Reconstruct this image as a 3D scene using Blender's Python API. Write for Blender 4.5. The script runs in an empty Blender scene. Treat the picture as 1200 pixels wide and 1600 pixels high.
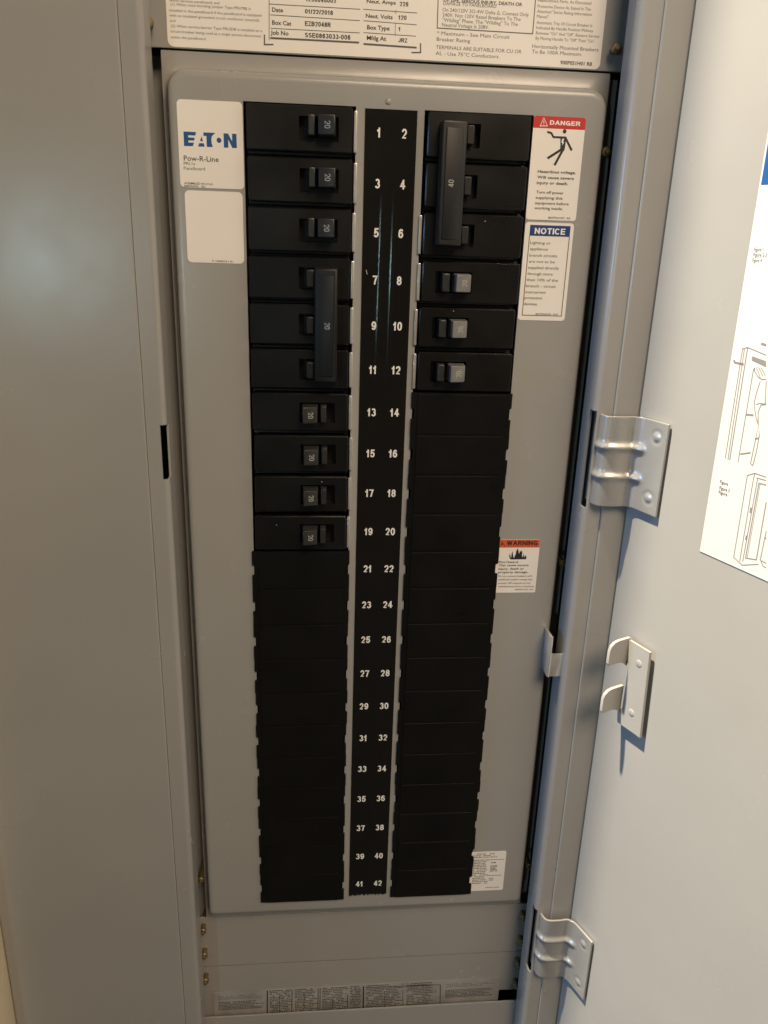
import bpy, bmesh, math, random
from mathutils import Matrix, Vector
random.seed(7)
S = 0.001                                    # the scene is laid out in millimetres, built in metres
scene = bpy.context.scene
COL = scene.collection

# ------------------------------------------------------------------ camera
cam_data = bpy.data.cameras.new('camera')
cam = bpy.data.objects.new('camera', cam_data)
COL.objects.link(cam)
cam_data.sensor_fit = 'AUTO'
cam_data.sensor_width = 36.0
cam_data.lens = 1240.0 / 1600.0 * 36.0
cam_data.clip_start = 0.01
cam_data.clip_end = 60.0
right = Vector((0.99584827, -0.0856478, 0.03083299))
down = Vector((0.00143327, -0.32392231, -0.9460826))
fwd = Vector((0.09101739, 0.94219891, -0.32245471))
cam.matrix_world = Matrix(((right.x, -down.x, -fwd.x, -35.79 * S),
                           (right.y, -down.y, -fwd.y, -468.57 * S),
                           (right.z, -down.z, -fwd.z, -55.31 * S),
                           (0, 0, 0, 1)))
scene.camera = cam

# ------------------------------------------------------------------ world, lamps, exposure
world = bpy.data.worlds.new('World')
scene.world = world
world.use_nodes = True
world.node_tree.nodes['Background'].inputs[0].default_value = (1.0, 0.86, 0.70, 1)
world.node_tree.nodes['Background'].inputs[1].default_value = 0.05


def lamp(name, kind, loc, power, color, size, target=None, size_y=None):
    d = bpy.data.lights.new(name, kind)
    d.energy = power
    d.color = color
    if kind == 'AREA':
        d.shape = 'RECTANGLE' if size_y else 'DISK'
        d.size = size
        if size_y:
            d.size_y = size_y
    else:
        d.shadow_soft_size = size
    o = bpy.data.objects.new(name, d)
    COL.objects.link(o)
    o.location = loc
    if target:
        o.rotation_euler = (Vector(target) - Vector(loc)).to_track_quat('-Z', 'Y').to_euler()
    return o


lamp('wall_downlight', 'POINT', (-0.96, -0.090, 2.40), 1400.0, (1.0, 0.85, 0.62), 0.045)
lamp('room_fill_light', 'AREA', (0.42, -1.36, 1.10), 26.0, (1.0, 0.765, 0.535), 0.8, (0, 0, -0.12))  # soft warm fill, added in place of bounce from the room
lamp('window_light', 'AREA', (-0.700, -1.742, -0.124), 1.9, (0.60, 0.92, 1.0), 0.09, (-0.18, 0, -0.08))
lamp('side_window_light', 'AREA', (-2.4, -0.36, 0.05), 25.0, (0.25, 0.52, 1.0), 0.6, (0.1, -0.03, -0.25))

vs = scene.view_settings
vs.view_transform = 'Standard'
vs.look = 'None'
vs.exposure = 0.0
vs.gamma = 1.0
vs.use_curve_mapping = False

# ------------------------------------------------------------------ materials


def material(name, color, rough=0.5, metal=0.0, spec=0.5, peel=0.0, peel_scale=900.0, vary=0.0, vary_scale=12.0, rough_vary=0.0, wave=0.0):
    m = bpy.data.materials.new(name)
    m.use_nodes = True
    nt = m.node_tree
    b = nt.nodes['Principled BSDF']
    b.inputs['Base Color'].default_value = (*color, 1)
    b.inputs['Roughness'].default_value = rough
    b.inputs['Metallic'].default_value = metal
    b.inputs['Specular IOR Level'].default_value = spec
    geo = nt.nodes.new('ShaderNodeNewGeometry')
    if vary:
        n = nt.nodes.new('ShaderNodeTexNoise')
        n.inputs['Scale'].default_value = vary_scale
        n.inputs['Detail'].default_value = 6
        nt.links.new(geo.outputs['Position'], n.inputs['Vector'])
        r = nt.nodes.new('ShaderNodeMapRange')
        r.inputs[1].default_value = 0.3
        r.inputs[2].default_value = 0.7
        r.inputs[3].default_value = 1 - vary
        r.inputs[4].default_value = 1 + vary
        nt.links.new(n.outputs[0], r.inputs[0])
        mx = nt.nodes.new('ShaderNodeMix')
        mx.data_type = 'RGBA'
        mx.blend_type = 'MULTIPLY'
        mx.inputs[0].default_value = 1
        mx.inputs[6].default_value = (*color, 1)
        nt.links.new(r.outputs[0], mx.inputs[7])
        nt.links.new(mx.outputs[2], b.inputs['Base Color'])
    if rough_vary:
        n = nt.nodes.new('ShaderNodeTexNoise')
        n.inputs['Scale'].default_value = 34
        n.inputs['Detail'].default_value = 2.5
        nt.links.new(geo.outputs['Position'], n.inputs['Vector'])
        r = nt.nodes.new('ShaderNodeMapRange')
        r.inputs[1].default_value = 0.15
        r.inputs[2].default_value = 0.85
        r.inputs[3].default_value = rough - rough_vary
        r.inputs[4].default_value = rough + rough_vary
        nt.links.new(n.outputs[0], r.inputs[0])
        nt.links.new(r.outputs[0], b.inputs['Roughness'])
    if peel:
        n = nt.nodes.new('ShaderNodeTexNoise')
        n.inputs['Scale'].default_value = peel_scale
        n.inputs['Detail'].default_value = 3
        nt.links.new(geo.outputs['Position'], n.inputs['Vector'])
        bp = nt.nodes.new('ShaderNodeBump')
        bp.inputs['Strength'].default_value = peel
        bp.inputs['Distance'].default_value = 0.0004
        nt.links.new(n.outputs[0], bp.inputs['Height'])
        nt.links.new(bp.outputs[0], b.inputs['Normal'])
        if wave:                                # sheet metal is never quite flat
            n2 = nt.nodes.new('ShaderNodeTexNoise')
            n2.inputs['Scale'].default_value = 26.0
            n2.inputs['Detail'].default_value = 2
            nt.links.new(geo.outputs['Position'], n2.inputs['Vector'])
            bp2 = nt.nodes.new('ShaderNodeBump')
            bp2.inputs['Strength'].default_value = wave
            bp2.inputs['Distance'].default_value = 0.002
            nt.links.new(n2.outputs[0], bp2.inputs['Height'])
            nt.links.new(bp2.outputs[0], bp.inputs['Normal'])
    return m


M = dict(
    paint=material('grey_enamel', (0.335, 0.332, 0.318), 0.25, peel=0.055, peel_scale=850, vary=0.04, vary_scale=9, rough_vary=0.05, wave=0.045),
    hinge=material('grey_enamel_hinge', (0.37, 0.37, 0.36), 0.29, metal=0.35, peel=0.05, vary=0.06, vary_scale=60, rough_vary=0.06),
    black=material('black_plastic', (0.0062, 0.0058, 0.0052), 0.30, peel=0.08, peel_scale=1500, rough_vary=0.07, vary=0.25, vary_scale=40),
    filler=material('black_gloss_plastic', (0.0048, 0.0045, 0.0038), 0.30, rough_vary=0.07, vary=0.2, vary_scale=30, peel=0.05, peel_scale=120),
    handle=material('charcoal_plastic', (0.024, 0.0245, 0.0245), 0.40, peel=0.1, peel_scale=1500, vary=0.15, vary_scale=120),
    grey_handle=material('grey_plastic', (0.15, 0.15, 0.146), 0.40, peel=0.1, peel_scale=1500, vary=0.15, vary_scale=120),
    tie=material('black_handle_plastic', (0.0065, 0.0066, 0.0066), 0.48, peel=0.1, peel_scale=1500, vary=0.15, vary_scale=120),
    strip=material('black_gloss_label', (0.008, 0.0075, 0.007), 0.20, rough_vary=0.05),
    white=material('white_label', (0.86, 0.83, 0.78), 0.42, vary=0.02, vary_scale=25),
    paper=material('white_sheet', (0.64, 0.63, 0.60), 0.6, vary=0.015, vary_scale=20),
    foil=material('dull_foil_label', (0.46, 0.46, 0.45), 0.36, metal=0.2, vary=0.2, vary_scale=45, rough_vary=0.08),
    ink=material('black_ink', (0.02, 0.018, 0.017), 0.5),
    softink=material('thin_black_ink', (0.10, 0.095, 0.09), 0.5),
    greyink=material('grey_ink', (0.22, 0.21, 0.20), 0.5),
    inkwhite=material('white_ink', (0.85, 0.84, 0.80), 0.5),
    inkgrey=material('engraved_paint', (0.42, 0.42, 0.41), 0.5),
    blue=material('blue_ink', (0.012, 0.085, 0.27), 0.45),
    navy=material('navy_ink', (0.010, 0.045, 0.20), 0.45),
    red=material('red_ink', (0.55, 0.025, 0.02), 0.45),
    orange=material('orange_ink', (0.62, 0.115, 0.04), 0.45),
    brown=material('brown_ink', (0.16, 0.085, 0.05), 0.5),
    brass=material('yellow_zinc', (0.24, 0.185, 0.10), 0.5, metal=0.7),
    zinc=material('bright_zinc', (0.88, 0.87, 0.84), 0.18, metal=0.7, vary=0.1, vary_scale=90),
    tab=material('tinned_steel', (0.62, 0.60, 0.56), 0.35, metal=0.6, vary=0.1, vary_scale=90),
    wall=material('cream_wall', (0.88, 0.76, 0.55), 0.85, peel=0.3, peel_scale=260, vary=0.03),
    inside=material('dark_enclosure', (0.10, 0.10, 0.098), 0.6),
)

# ------------------------------------------------------------------ helpers


def link(o, parent=None):
    COL.objects.link(o)
    if parent:
        o.parent = parent
    return o


def thing(name, label, cat, loc=(0, 0, 0), group=None, rz=0.0):
    o = bpy.data.objects.new(name, None)
    o.empty_display_size = 0.01
    COL.objects.link(o)
    o.location = [c * S for c in loc]
    o.rotation_euler = (0, 0, rz)
    o['label'] = label
    o['category'] = cat
    if group:
        o['group'] = group
    return o


def finish(name, bm, mat, parent=None, smooth=True, angle=40, normals=True):
    if normals:
        bmesh.ops.recalc_face_normals(bm, faces=bm.faces)
    me = bpy.data.meshes.new(name)
    bm.to_mesh(me)
    bm.free()
    me.materials.append(mat)
    if smooth:
        me.polygons.foreach_set('use_smooth', [True] * len(me.polygons))
        me.set_sharp_from_angle(angle=math.radians(angle))
    return link(bpy.data.objects.new(name, me), parent)


def box_bm(bm, x0, x1, y0, y1, z0, z1, bevel=0.0, seg=2):
    vs_ = [bm.verts.new((x * S, y * S, z * S)) for x in (x0, x1) for y in (y0, y1) for z in (z0, z1)]
    fs = [bm.faces.new([vs_[i] for i in f]) for f in
          ((0, 1, 3, 2), (4, 6, 7, 5), (0, 4, 5, 1), (2, 3, 7, 6), (0, 2, 6, 4), (1, 5, 7, 3))]
    if bevel:
        es = {e for f in fs for e in f.edges}
        bmesh.ops.bevel(bm, geom=list(es), offset=bevel * S, segments=seg, profile=0.5, affect='EDGES')


def box(name, x0, x1, y0, y1, z0, z1, mat, parent=None, bevel=0.0, seg=2):
    bm = bmesh.new()
    box_bm(bm, x0, x1, y0, y1, z0, z1, bevel, seg)
    return finish(name, bm, mat, parent, angle=22)


def rrect(x0, x1, z0, z1, r, n=5, rb=None):
    """rounded rectangle; rb = radius of the two lower corners if different"""
    pts = []
    rt, q = r, (r if rb is None else rb)
    for cx, cz, a0, r in ((x1 - rt, z1 - rt, 0, rt), (x0 + rt, z1 - rt, 90, rt), (x0 + q, z0 + q, 180, q), (x1 - q, z0 + q, 270, q)):
        for k in range(n + 1):
            a = math.radians(a0 + 90 * k / n)
            pts.append((cx + r * math.cos(a), cz + r * math.sin(a)))
    return pts


def loop(bm, pts, y):
    return [bm.verts.new((x * S, y * S, z * S)) for x, z in pts]


def bridge(bm, a, b):
    n = len(a)
    for i in range(n):
        bm.faces.new((a[i], a[(i + 1) % n], b[(i + 1) % n], b[i]))


def edges_of(bm, vs_):
    out = []
    for i in range(len(vs_)):
        a, b = vs_[i], vs_[(i + 1) % len(vs_)]
        e = bm.edges.get((a, b)) or bm.edges.new((a, b))
        out.append(e)
    return out


def slab_bm(bm, outer, holes, y0, y1, chamfer=0.0):
    """flat plate in the xz plane: front face at y0, back at y1, holes cut through"""
    lo = loop(bm, outer, y0)
    es = edges_of(bm, lo)
    hl = []
    for h in holes:
        v = loop(bm, h, y0)
        hl.append(v)
        es += edges_of(bm, v)
    bmesh.ops.triangle_fill(bm, use_beauty=True, use_dissolve=False, edges=es)
    for v in [lo] + hl:
        back = [bm.verts.new((p.co.x, y1 * S, p.co.z)) for p in v]
        bridge(bm, v, back)


def slab(name, outer, holes, y0, y1, mat, parent=None, bevel=0.0):
    bm = bmesh.new()
    slab_bm(bm, outer, holes, y0, y1)
    if bevel:
        es = [e for e in bm.edges if len(e.link_faces) == 2 and all(abs(v.co.y - y0 * S) < 1e-7 for v in e.verts)
              and e.calc_face_angle(0) > 1.0]
        bmesh.ops.bevel(bm, geom=es, offset=bevel * S, segments=2, profile=0.5, affect='EDGES')
    return finish(name, bm, mat, parent, angle=22)


def sheet(name, pts, y, mat, parent=None, thick=0.15):
    bm = bmesh.new()
    f = loop(bm, pts, y)
    bm.faces.new(f)
    back = loop(bm, pts, y + thick)
    bridge(bm, f, back)
    bm.normal_update()
    bmesh.ops.triangulate(bm, faces=[g for g in bm.faces if len(g.verts) > 4])
    return finish(name, bm, mat, parent, angle=22)


def flat(name, polys, y, mat, parent=None):
    """ink: flat printed shapes"""
    bm = bmesh.new()
    for p in polys:
        bm.faces.new(loop(bm, p, y))
    bm.normal_update()
    bmesh.ops.triangulate(bm, faces=[f for f in bm.faces if len(f.verts) > 4])
    for f in bm.faces:
        f.normal_update()
        if f.normal.y > 0:
            f.normal_flip()
    return finish(name, bm, mat, parent, smooth=False, normals=False)


def ribbon(pts, w, closed=False):
    """mitred band along a polyline: quads that meet edge to edge without overlapping"""
    n = len(pts)
    if n < 2:
        return []
    left, rightp = [], []
    for i in range(n):
        if closed:
            a, b, c = pts[i - 1], pts[i], pts[(i + 1) % n]
        else:
            a, b, c = pts[max(i - 1, 0)], pts[i], pts[min(i + 1, n - 1)]
        d1 = (b[0] - a[0], b[1] - a[1])
        d2 = (c[0] - b[0], c[1] - b[1])
        l1, l2 = math.hypot(*d1), math.hypot(*d2)
        if l1 < 1e-9:
            d1, l1 = d2, l2
        if l2 < 1e-9:
            d2, l2 = d1, l1
        n1 = (-d1[1] / l1, d1[0] / l1)
        n2 = (-d2[1] / l2, d2[0] / l2)
        mx, my = n1[0] + n2[0], n1[1] + n2[1]
        m2 = mx * mx + my * my
        k = 2.0 / m2 if m2 > 1e-6 else 1.0
        k = min(k, 1.35)
        left.append((b[0] + mx * k * w / 2, b[1] + my * k * w / 2))
        rightp.append((b[0] - mx * k * w / 2, b[1] - my * k * w / 2))
    m = n if closed else n - 1
    return [[left[i], rightp[i], rightp[(i + 1) % n], left[(i + 1) % n]] for i in range(m)]


def stroke_polys(pts, w):
    return ribbon(pts, w, len(pts) > 3 and pts[0] == pts[-1]) if pts[0] != pts[-1] else ribbon(pts[:-1], w, True)


def ell(cx, cy, rx, ry, a0, a1, n=14, p=1.0):
    out = []
    for k in range(n + 1):
        a = math.radians(a0 + (a1 - a0) * k / n)
        c, s = math.cos(a), math.sin(a)
        out.append((cx + rx * math.copysign(abs(c) ** p, c), cy + ry * math.copysign(abs(s) ** p, s)))
    return out


CLOSED = 'closed'
GLYPH = {
    '0': (.56, [ell(.5, .5, .5, .5, 0, 360, 20, .82)]),
    '1': (.40, [[(.68, 0), (.68, 1)], [(.02, .74), (.68, .86)]]),
    '2': (.56, [ell(.5, .70, .5, .30, 178, -38, 12) + [(.03, .0), (1, 0)]]),
    '3': (.56, [ell(.48, .755, .44, .245, 160, -92, 11), ell(.47, .265, .53, .265, 90, -165, 11)]),
    '4': (.58, [[(.74, 0), (.74, 1)], [(.70, .97), (.0, .27), (1.06, .27)]]),
    '5': (.56, [[(.93, 1), (.20, 1), (.10, .47)], ell(.46, .32, .54, .32, 152, -160, 13)]),
    '6': (.56, [ell(.5, .31, .5, .31, 0, 360, 16), ell(.54, .5, .54, .5, 38, 182, 10)]),
    '7': (.56, [[(0, 1), (1, 1), (.62, .52), (.40, 0)]]),
    '8': (.56, [ell(.5, .76, .43, .24, 0, 360, 16), ell(.5, .26, .5, .26, 0, 360, 16)]),
    '9': (.56, [ell(.5, .69, .5, .31, 0, 360, 16), ell(.46, .5, .54, .5, 218, 362, 10)]),
    'A': (.72, [[(0, 0), (.48, 1)], [(.52, 1), (1, 0)], [(.2, .32), (.8, .32)]]),
    'B': (.66, [[(0, 0), (0, 1)], [(0, 1)] + ell(.55, .76, .40, .24, 90, -90, 8) + [(0, .52)], [(0, .5)] + ell(.55, .25, .45, .25, 90, -90, 8) + [(0, 0)]]),
    'C': (.70, [ell(.52, .5, .52, .5, 42, 318, 16)]),
    'D': (.68, [[(0, 0), (0, 1)] + ell(.45, .5, .55, .5, 90, -90, 12) + [(0, 0)]]),
    'E': (.60, [[(1, 1), (0, 1), (0, 0), (1, 0)], [(0, .51), (.9, .51)]]),
    'G': (.74, [ell(.5, .5, .5, .5, 42, 335, 16), [(.97, .0), (.97, .44), (.55, .44)]]),
    'I': (.16, [[(.5, 0), (.5, 1)]]),
    'J': (.50, [[(1, 1)] + ell(.5, .28, .5, .28, 0, -180, 8)]),
    'N': (.68, [[(0, 0), (0, 1)], [(1, 0), (1, 1)], [(.03, .95), (.97, .05)]]),
    'O': (.76, [ell(.5, .5, .5, .5, 0, 360, 20)]),
    'R': (.66, [[(0, 0), (0, 1)], [(0, 1)] + ell(.6, .75, .38, .25, 90, -90, 8) + [(0, .5)], [(.52, .5), (1, 0)]]),
    'S': (.62, [ell(.5, .75, .46, .25, 30, 270, 10)[:-1] + ell(.5, .25, .5, .25, 90, -150, 10)]),
    'T': (.62, [[(0, 1), (1, 1)], [(.5, 0), (.5, 1)]]),
    'W': (.98, [[(0, 1), (.25, 0)], [(.5, 1), (.25, 0)], [(.5, 1), (.75, 0)], [(1, 1), (.75, 0)]]),
    'Z': (.60, [[(0, 1), (1, 1), (0, 0), (1, 0)]]),
    '-': (.30, [[(0, .42), (1, .42)]]),
    '/': (.32, [[(0, 0), (1, 1)]]),
    ' ': (.26, []),
}


def glyph_text(name, s, x, z, y, mat, parent, cap, width=None, weight=0.16, center=False, turn=0, gap=0.10):
    """grotesque lettering built from mitred strokes, facing -y"""
    layers = []
    cx = 0.0
    t = weight
    for ch in s:
        w, strokes = GLYPH[ch]
        for k, st in enumerate(strokes):
            q = [(cx + t / 2 + a * max(w - t, 0.0), t / 2 + b * (1 - t)) for a, b in st]
            cl = abs(q[0][0] - q[-1][0]) + abs(q[0][1] - q[-1][1]) < 1e-6
            if cl:
                layers.append((k, ribbon(q[:-1], t, True)))
            else:                               # square line ends
                def ext(a, b):
                    d = math.hypot(a[0] - b[0], a[1] - b[1]) or 1
                    return (a[0] + (a[0] - b[0]) / d * t / 2, a[1] + (a[1] - b[1]) / d * t / 2)
                if len(q) < 9:
                    q = [ext(q[0], q[1])] + q[1:-1] + [ext(q[-1], q[-2])]
                layers.append((k, ribbon(q, t)))
        cx += w + gap
    total = cx - gap
    kx = cap if width is None else width / total
    ca, sa = round(math.cos(math.radians(turn))), round(math.sin(math.radians(turn)))
    ox = -total * kx / 2 if center else 0
    oz = -cap / 2 if center else 0
    bm = bmesh.new()
    for k, polys in layers:
        for p in polys:
            q = [(a * kx + ox, b * cap + oz) for a, b in p]
            f = bm.faces.new([bm.verts.new(((x + a * ca - b * sa) * S, (y - 0.025 * k) * S, (z + a * sa + b * ca) * S)) for a, b in q])
            f.normal_update()
            if f.normal.y > 0:
                f.normal_flip()
    return finish(name, bm, mat, parent, smooth=False, normals=False)


TEXT_CACHE = {}


def text_mesh(s, bold):
    key = (s, bold)
    if key in TEXT_CACHE:
        return TEXT_CACHE[key]
    cu = bpy.data.curves.new('type', 'FONT')
    cu.body = s
    cu.size = 1.0
    cu.resolution_u = 2
    cu.offset = 0.022 * bold
    ob = bpy.data.objects.new('type', cu)
    COL.objects.link(ob)
    dg = bpy.context.evaluated_depsgraph_get()
    me = bpy.data.meshes.new_from_object(ob.evaluated_get(dg))
    bpy.data.objects.remove(ob)
    bpy.data.curves.remove(cu)
    vsx = [v.co.x for v in me.vertices]
    TEXT_CACHE[key] = (me, min(vsx), max(vsx))
    return TEXT_CACHE[key]


def text(name, s, x, z, y, mat, parent, cap, width=None, bold=0.0, center=False, turn=0):
    """flat lettering facing -y; cap = capital height in mm, width squeezes the line"""
    src, a, b = text_mesh(s, bold)
    me = src.copy()
    kz = cap / 0.72
    kx = kz if width is None else width / (b - a)
    w = (b - a) * kx
    ox = -a * kx - (w / 2 if center else 0)
    oz = -cap / 2 if center else 0
    ca, sa = round(math.cos(math.radians(turn))), round(math.sin(math.radians(turn)))
    for v in me.vertices:
        px, pz = v.co.x * kx + ox, v.co.y * kz + oz
        v.co = ((x + px * ca - pz * sa) * S, y * S, (z + px * sa + pz * ca) * S)
    me.materials.clear()
    me.materials.append(mat)
    return link(bpy.data.objects.new(name, me), parent)


def disc_bm(bm, cx, cz, r0, y0, r1, y1, n=16):
    """a short tapered stud facing -y"""
    a = loop(bm, [(cx + r0 * math.cos(2 * math.pi * k / n), cz + r0 * math.sin(2 * math.pi * k / n)) for k in range(n)], y0)
    b = loop(bm, [(cx + r1 * math.cos(2 * math.pi * k / n), cz + r1 * math.sin(2 * math.pi * k / n)) for k in range(n)], y1)
    bridge(bm, a, b)
    return a, b


def dome(name, cx, cz, y, r, h, mat, parent, n=16, rings=4):
    bm = bmesh.new()
    prev = None
    for k in range(rings):
        t = k / rings * math.pi / 2
        rr, yy = r * math.cos(t), y - h * math.sin(t)
        cur = loop(bm, [(cx + rr * math.cos(2 * math.pi * i / n), cz + rr * math.sin(2 * math.pi * i / n)) for i in range(n)], yy)
        if prev:
            bridge(bm, prev, cur)
        prev = cur
    tip = bm.verts.new((cx * S, (y - h) * S, cz * S))
    for i in range(n):
        bm.faces.new((prev[i], prev[(i + 1) % n], tip))
    return finish(name, bm, mat, parent)


# ------------------------------------------------------------------ what is printed on the labels: (text, x, z, width, capital height, weight) in mm
TEXT = {'ratings': [('within services panelboard, and', -109.06, 58.39, 25.27, 1.24, 0), ('(1) When main bonding jumper Type PRLMBJ is', -108.62, 56.65, 40.93, 1.25, 0), ('installed in the panelboard if the panelboard is equipped', -109.42, 53.92, 47.18, 1.25, 0), ('with an insulated grounded circuit conductor (neutral),', -109.44, 51.61, 46.33, 1.26, 0), ('and', -109.29, 49.25, 2.72, 1.16, 0), ('(2) When service barrier Type PRLSDB is installed on a', -108.88, 46.85, 46.96, 1.27, 0), ('circuit breaker being used as a single service disconnect', -109.29, 44.39, 46.87, 1.27, 0), ('within the panelboard.', -109.33, 41.7, 18.31, 1.28, 0), ('1230045002', -39.2, 62.12, 15.91, 1.76, 1), ('Date', -56.66, 56.5, 5.69, 2.02, 1), ('01/22/2018', -39.57, 56.55, 14.66, 2.02, 1), ('Box Cat', -56.75, 50.6, 10.06, 2.03, 1), ('EZB2048R', -39.57, 50.89, 13.49, 2.17, 1), ('Job No', -57.54, 45.97, 9.37, 2.05, 1), ('SSE0863033-006', -39.58, 45.56, 24.05, 2.19, 1), ('Neut. Amps', -7.28, 63.02, 15.37, 1.77, 1), ('225', 10.13, 62.46, 4.63, 2.03, 1), ('Neut. Volts', -7.63, 56.27, 14.26, 1.91, 1), ('120', 9.69, 56.25, 4.36, 2.05, 1), ('Box Type', -6.77, 50.92, 11.96, 2.06, 1), ('1', 9.89, 50.91, 1.11, 1.93, 1), ('Mfdg At', -6.8, 46.0, 10.3, 2.07, 1), ('JRZ', 10.08, 45.72, 4.84, 1.95, 1), ('OF LIFE, SERIOUS INJURY, DEATH OR', 33.25, 65.79, 42.58, 1.61, 1), ('DAMAGE TO PANELBOARD', 33.34, 64.18, 28.52, 1.61, 0), ('On 240/120V 3O-4W Delta Δ, Connect Only', 33.08, 61.21, 46.64, 1.77, 0), ('240V, Not 120V Rated Breakers To The', 33.21, 58.85, 42.37, 1.77, 0), ('"Wildleg" Phase. The "Wildleg" To The', 33.34, 56.48, 40.88, 1.78, 0), ('Neutral Voltage Is 208V.', 33.2, 54.23, 25.35, 1.79, 0), ('* Maximum - See Main Circuit', 30.65, 50.21, 39.54, 1.8, 0), ('Breaker Rating', 30.63, 47.35, 18.22, 1.8, 0), ('TERMINALS ARE SUITABLE FOR CU OR', 30.48, 43.56, 46.88, 1.81, 0), ('AL - Use 75°C Conductors.', 30.46, 40.67, 34.99, 1.82, 0), ('Replacement Parts, As Discussed', 84.07, 68.43, 29.27, 1.47, 0), ('Protective Device As Stated In The', 84.17, 65.62, 29.24, 1.48, 0), ('Attached "Series Rating Information', 84.22, 63.23, 30.18, 1.48, 0), ('Manual".', 84.27, 60.84, 6.83, 1.49, 0), ('Automatic Trip Of Circuit Breaker Is', 84.37, 57.99, 30.83, 1.5, 0), ('Indicated By Handle Position Midway', 84.42, 55.58, 31.6, 1.5, 0), ('Between "On" And "Off". Restore Service', 84.48, 53.09, 35.13, 1.51, 0), ('By Moving Handle To "Off" Then "On".', 84.54, 50.59, 33.14, 1.51, 0), ('Horizontally Mounted Breakers', 83.05, 46.55, 36.89, 1.83, 0), ('To Be 100A Maximum.', 83.12, 43.94, 27.84, 1.83, 0), ('900P051H01 R8', 99.37, 39.46, 17.75, 1.85, 1)],
 'brand': [('Pow-R-Line', -103.79, -17.77, 18.3, 2.64, 0.3), ('PRL1a', -103.89, -19.84, 5.96, 1.49, 0), ('Panelboard', -104.01, -22.29, 11.22, 1.71, 0), ('ASSEMBLED IN U.S.A.', -104.14, -29.42, 15.36, 1.08, 0.3), ('8685P60H01   R01', -104.21, -30.82, 11.18, 1.08, 0.3)],
 'square': [('P 10000101 R1', -90.72, -68.97, 11.38, 1.03, 0.5)],
 'danger': [('DANGER', 93.25, 7.72, 16.98, 2.19, 1), ('Hazardous voltage.', 88.86, -16.56, 21.64, 1.54, 0.8), ('Will cause severe', 88.86, -19.52, 20.87, 1.55, 0.8), ('injury or death.', 88.8, -22.37, 17.95, 1.55, 0.8), ('Turn off power', 89.05, -27.21, 15.62, 1.49, 0.4), ('supplying this', 88.91, -30.03, 15.45, 1.5, 0.4), ('equipment before', 88.88, -32.85, 19.29, 1.5, 0.4), ('working inside.', 88.8, -35.5, 16.34, 1.51, 0.4), ('8697P61H01  R5', 97.14, -40.17, 12.69, 1.07, 0.4)],
 'notice': [('NOTICE', 90.03, -48.53, 17.76, 3.26, 1), ('Lighting or', 88.03, -54.01, 11.93, 1.55, 0.2), ('appliance', 88.25, -57.32, 10.36, 1.56, 0.2), ('branch circuits', 88.15, -60.85, 16.3, 1.56, 0.2), ('are not to be', 88.2, -64.19, 15.19, 1.57, 0.2), ('supplied directly', 88.09, -67.55, 18.11, 1.58, 0.2), ('through more', 87.89, -70.94, 14.92, 1.59, 0.2), ('than 10% of the', 87.77, -74.33, 18.54, 1.59, 0.2), ('branch - circuit', 87.65, -77.75, 17.73, 1.6, 0.2), ('overcurrent', 87.54, -81.17, 12.16, 1.61, 0.2), ('protective', 87.49, -84.41, 10.39, 1.62, 0.2), ('devices.', 87.28, -87.88, 8.35, 1.63, 0.2), ('8697P60H01  R02', 94.87, -93.23, 13.38, 1.07, 0.2)],
 'warning': [('WARNING', 89.44, -238.12, 20.42, 3.15, 1), ('Fire Hazard.', 85.53, -250.48, 12.88, 1.52, 0.6), ('Can cause severe', 85.54, -252.68, 19.78, 1.52, 0.6), ('injury, death or', 85.43, -255.21, 16.92, 1.52, 0.6), ('property damage.', 85.36, -257.59, 19.93, 1.53, 0.6), ('Do not connect breakers with', 85.67, -260.31, 22.61, 1.3, 0.2), ('combined system ratings that', 85.85, -262.71, 22.96, 1.3, 0.2), ('exceed 140 amperes to any', 86.06, -265.28, 21.71, 1.3, 0.2), ('individual branch bus connection.', 86.25, -267.69, 24.33, 1.31, 0.2), ('8689P61H02  R05', 97.84, -269.85, 12.29, 1.04, 0.2)],
 'door': [('Figure 1', 63.01, -54.19, 5.32, 1.81, 0.2), ('Figure 2-3', 63.14, -56.66, 7.75, 1.81, 0.2), ('Figure 4', 63.12, -59.2, 5.34, 1.82, 0.2), ('Figure', 66.74, -171.04, 5.18, 1.88, 0.3), ('Figure 5', 67.05, -174.25, 6.6, 1.89, 0.3), ('Figure', 67.07, -176.66, 5.53, 1.89, 0.3)]}
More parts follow.
